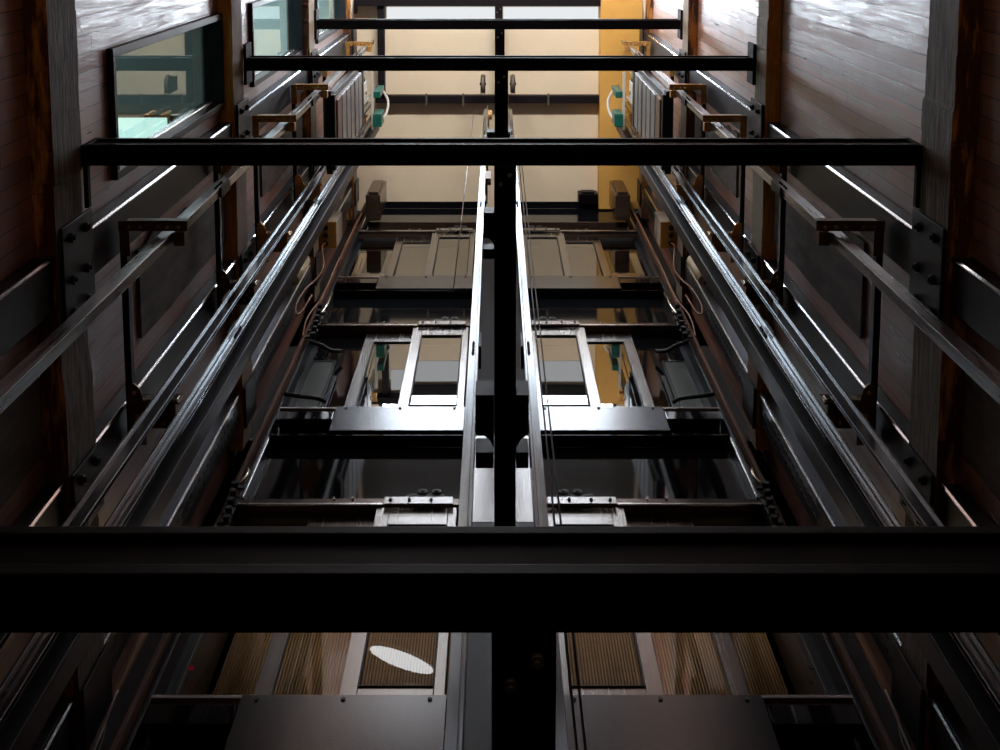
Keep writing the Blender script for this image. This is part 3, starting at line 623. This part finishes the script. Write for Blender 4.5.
# ------------------------------------------------------------------ service gear on the walls near the doors
for s in (-1, 1):
    t = thing('junction_box', 'ochre junction box with round cable holes near the door corner of the %s' % SIDE[s], 'junction box', (s * 1.76, 3.19, 13.1), 'junction boxes')
    m = MB().box(s * 1.67, s * 1.86, 3.05, 3.33, 13.1, 13.6, .008)
    m.bm.normal_update()
    for f in m.bm.faces: f.material_index = 0 if f.normal.z < -.3 else 1
    m.build('case', ['jbox', 'jside'], t)
    MB().box(s * 1.86, s * 1.949, 3.10, 3.28, 13.18, 13.5, .003).build('mounting_plate', 'strut', t)
    for y in (3.11, 3.19, 3.27): MB().cyl((s * 1.78, y, 13.10), (s * 1.78, y, 13.075), .027, 14).build('cable_gland', 'rubber', t)
    t = thing('service_tube', 'ivory tube clipped to the %s below the junction box' % SIDE[s], 'tube', (s * 1.86, 3.2, 11.4), 'service tubes')
    MB().cyl((s * 1.86, 3.205, 11.42), (s * 1.86, 3.205, 12.15), .055, 20).build('tube_body', 'ivory', t)
    MB().cyl((s * 1.86, 3.225, 11.419), (s * 1.86, 3.225, 11.405), .014, 10).build('hole', 'rubber', t)
    MB().box(s * 1.90, s * 1.945, 3.15, 3.26, 11.7, 11.78, .003).build('clip', 'zinc', t)
    o = MB().box(s * 1.80, s * 1.945, 3.02, 3.14, 14.6, 14.9, .006).box(s * 1.82, s * 1.93, 3.04, 3.12, 14.57, 14.6, .004).build('relay_box', 'jbox'); tag(o, 'little ochre relay box above the junction box on the %s' % SIDE[s], 'relay box', 'relay boxes')
    o = MB().box(s * 1.44, s * 1.62, 3.30, 3.62, 15.6, 16.5, .01).box(s * 1.47, s * 1.59, 3.27, 3.30, 15.65, 16.4, .006).build('control_cabinet', 'header'); tag(o, 'dark control cabinet under the ceiling in the door corner by the %s' % SIDE[s], 'cabinet', 'control cabinets')
    o = MB().tube([(s * 1.78, 3.27, 13.07), (s * 1.80, 3.28, 12.95), (s * 1.73, 3.36, 12.5), (s * 1.74, 3.37, 12.1), (s * 1.79, 3.36, 11.7), (s * 1.80, 3.36, 11.2), (s * 1.76, 3.37, 10.95), (s * 1.73, 3.38, 11.1), (s * 1.72, 3.39, 11.6)], .009).build('looped_cable', 'copper'); tag(o, 'brown cable looping down from the junction box on the %s' % SIDE[s], 'cable', 'looped cables')
    o = MB().tube([(s * 1.655, 3.50, 15.5), (s * 1.66, 3.48, 14.5), (s * 1.67, 3.49, 13.0), (s * 1.665, 3.49, 11.9), (s * 1.70, 3.47, 11.2), (s * 1.66, 3.46, 10.6)], .008).build('riser_cable', 'copper'); tag(o, 'brown riser cable in the door corner next to the %s' % SIDE[s], 'cable', 'riser cables')
    t = thing('lock_linkage', 'cluster of small black door-lock levers at the corner by the %s, lowest landing' % SIDE[s], 'door lock', (s * 1.69, 3.55, 7.75), 'lock linkages')
    for i in range(5):
        h = 7.45 + i * .12
        MB().cyl((s * (1.655 + .012 * i), 3.55, h), (s * (1.655 + .012 * i), 3.585, h), .022, 12).box(s * 1.64, s * 1.71, 3.585, 3.60, h - .02, h + .03, .003).build('lever', 'rubber', t)
    MB().tube([(s * 1.66, 3.56, 8.15), (s * 1.64, 3.54, 8.0), (s * 1.67, 3.55, 7.9)], .010).build('spring', 'bolt', t)
    t = thing('lock_linkage', 'cluster of small black door-lock levers at the corner by the %s, middle landing' % SIDE[s], 'door lock', (s * 1.69, 3.55, 11.3), 'lock linkages')
    for i in range(6):
        h = 11.0 + i * .17
        MB().cyl((s * (1.63 + .010 * i), 3.55, h), (s * (1.63 + .010 * i), 3.585, h), .024, 12).box(s * 1.61, s * 1.70, 3.585, 3.60, h - .02, h + .04, .003).build('lever', 'rubber', t)
    MB().tube([(s * 1.62, 3.56, 12.1), (s * 1.60, 3.53, 11.8), (s * 1.63, 3.55, 11.55)], .012).build('spring', 'bolt', t)
for x, lab in ((.268, 'nearer the divider'), (.300, 'farther from the divider')):
    o = MB().tube([(x, 3.0, -1.5), (x, 3.0, 16.9)], .0055, 8).build('governor_rope', 'rubber')
    tag(o, 'thin black rope hanging in front of the windowless-side doors, %s' % lab, 'rope', 'governor ropes')
o = MB().tube([(-.30, 2.33, 8.0), (-.30, 2.33, 16.3)], .004, 6).build('pulley_rope', 'rail_dull'); tag(o, 'thin grey rope hanging from the window-side pulley', 'rope')
for s in (-1, 1):
    o = MB().tube([(s * 1.842, 3.65, 5.80), (s * 1.838, 3.65, 5.70), (s * 1.84, 3.68, 5.55), (s * 1.838, 3.69, 5.42), (s * 1.836, 3.71, 5.3)], .006).tube([(s * 1.838, 3.67, 5.60), (s * 1.83, 3.71, 5.5), (s * 1.836, 3.73, 5.4)], .004).build('stray_cable', 'white_cable'); tag(o, 'pale stray cable on the nearest timber of the %s' % SIDE[s], 'cable', 'stray cables')

# round lamps on the ceiling behind the rooflights
for i, (x, y, ra, rb, rot) in enumerate(((-1.335, -2.76, .47, .115, -.38), (-1.22, -3.6, .72, .42, 0))):
    t = thing('ceiling_lamp', 'long oval opal lamp on the shaft ceiling, %s' % ('beside the rooflight', 'next to the back wall')[i], 'lamp', (x, y, H_CEIL), 'ceiling lamps')
    def oval(k): return [(x + k * ra * math.cos(a) * math.cos(rot) - k * rb * math.sin(a) * math.sin(rot), y + k * ra * math.cos(a) * math.sin(rot) + k * rb * math.sin(a) * math.cos(rot)) for a in [2 * math.pi * j / 40 for j in range(40)]]
    MB().prism(oval(1.03), H_CEIL - .10, H_CEIL - .002).build('lamp_body', 'pale', t)
    MB().prism(oval(1), H_CEIL - .115, H_CEIL - .1005).build('opal_disc', ['lamp', 'lamp_bright'][i], t)
# unseen linear uplight, added across the shaft to brighten the ceiling
t = thing('uplight', 'long linear uplight hung across the back of the shaft', 'lamp', (0, -2.1, 12.6))
MB().box(-1.94, 1.94, -2.17, -2.03, 12.5, 12.58, .006).box(-1.94, 1.94, -2.17, -2.155, 12.58, 12.66).build('housing', 'beam', t)
t = thing('uplight', 'lower amber uplight bar hung across the back of the shaft', 'lamp', (0, -1.8, 1.4))
MB().box(-1.94, 1.94, -1.87, -1.73, 1.4, 1.48, .006).box(-1.94, 1.94, -1.87, -1.855, 1.48, 1.56).build('housing', 'beam', t)
area('amber_lamp', (0, -1.79, 1.52), (0, .4, 7), 3.6, .08, (1.0, .64, .32), 9)
area('uplight_lamp', (0, -2.09, 12.62), (0, 1.2, 17), 3.6, .08, (1.0, .96, .90), UP)  # added fill light aimed at the cream ceiling
# warm lobby downlights, one box at each bay of the lowest landing
for s in (-1, 1):
    t = thing('wall_lamp', 'warm lamp bar under the lowest door header, %s' % BAY[s], 'lamp', (s * .95, 3.89, SILL_H[0] + 2.05), 'lobby lamp bars')
    MB().box(s * .30, s * 1.60, 3.86, 3.92, SILL_H[0] + 2.03, SILL_H[0] + 2.06).build('lamp_body', 'channel', t)
    MB().box(s * .31, s * 1.59, 3.865, 3.915, SILL_H[0] + 2.02, SILL_H[0] + 2.0295).build('diffuser', 'lobby_lamp', t)
    area('lobby_light', (s * .95, 3.93, SILL_H[0] + 2.0), (s * .95, 4.3, SILL_H[0] + 1.2), 1.2, .05, (1.0, .74, .48), 1.7)

# ------------------------------------------------------------------ light
wd = bpy.data.worlds.new('world'); bpy.context.scene.world = wd; wd.use_nodes = True
bg = wd.node_tree.nodes['Background']; bg.inputs[0].default_value = (.55, .68, .9, 1); bg.inputs[1].default_value = .03

# ------------------------------------------------------------------ camera
cam = bpy.data.cameras.new('camera'); co = bpy.data.objects.new('camera', cam); C.objects.link(co)
cam.sensor_width = 36; cam.lens = 46.8; cam.shift_x = .0045; cam.shift_y = -.275; cam.clip_end = 100
th = math.atan(177 / 1300.); c_, s_n = math.cos(th), math.sin(th)
R = Matrix(((1, 0, 0), (0, -c_, -s_n), (0, s_n, -c_)))
co.matrix_world = Matrix.Translation((-.03, 0, GZ)) @ R.to_4x4()
sc = bpy.context.scene; sc.camera = co
vs = sc.view_settings; vs.view_transform = 'Standard'; vs.look = 'None'; vs.exposure = 0; vs.gamma = 1; vs.use_curve_mapping = False
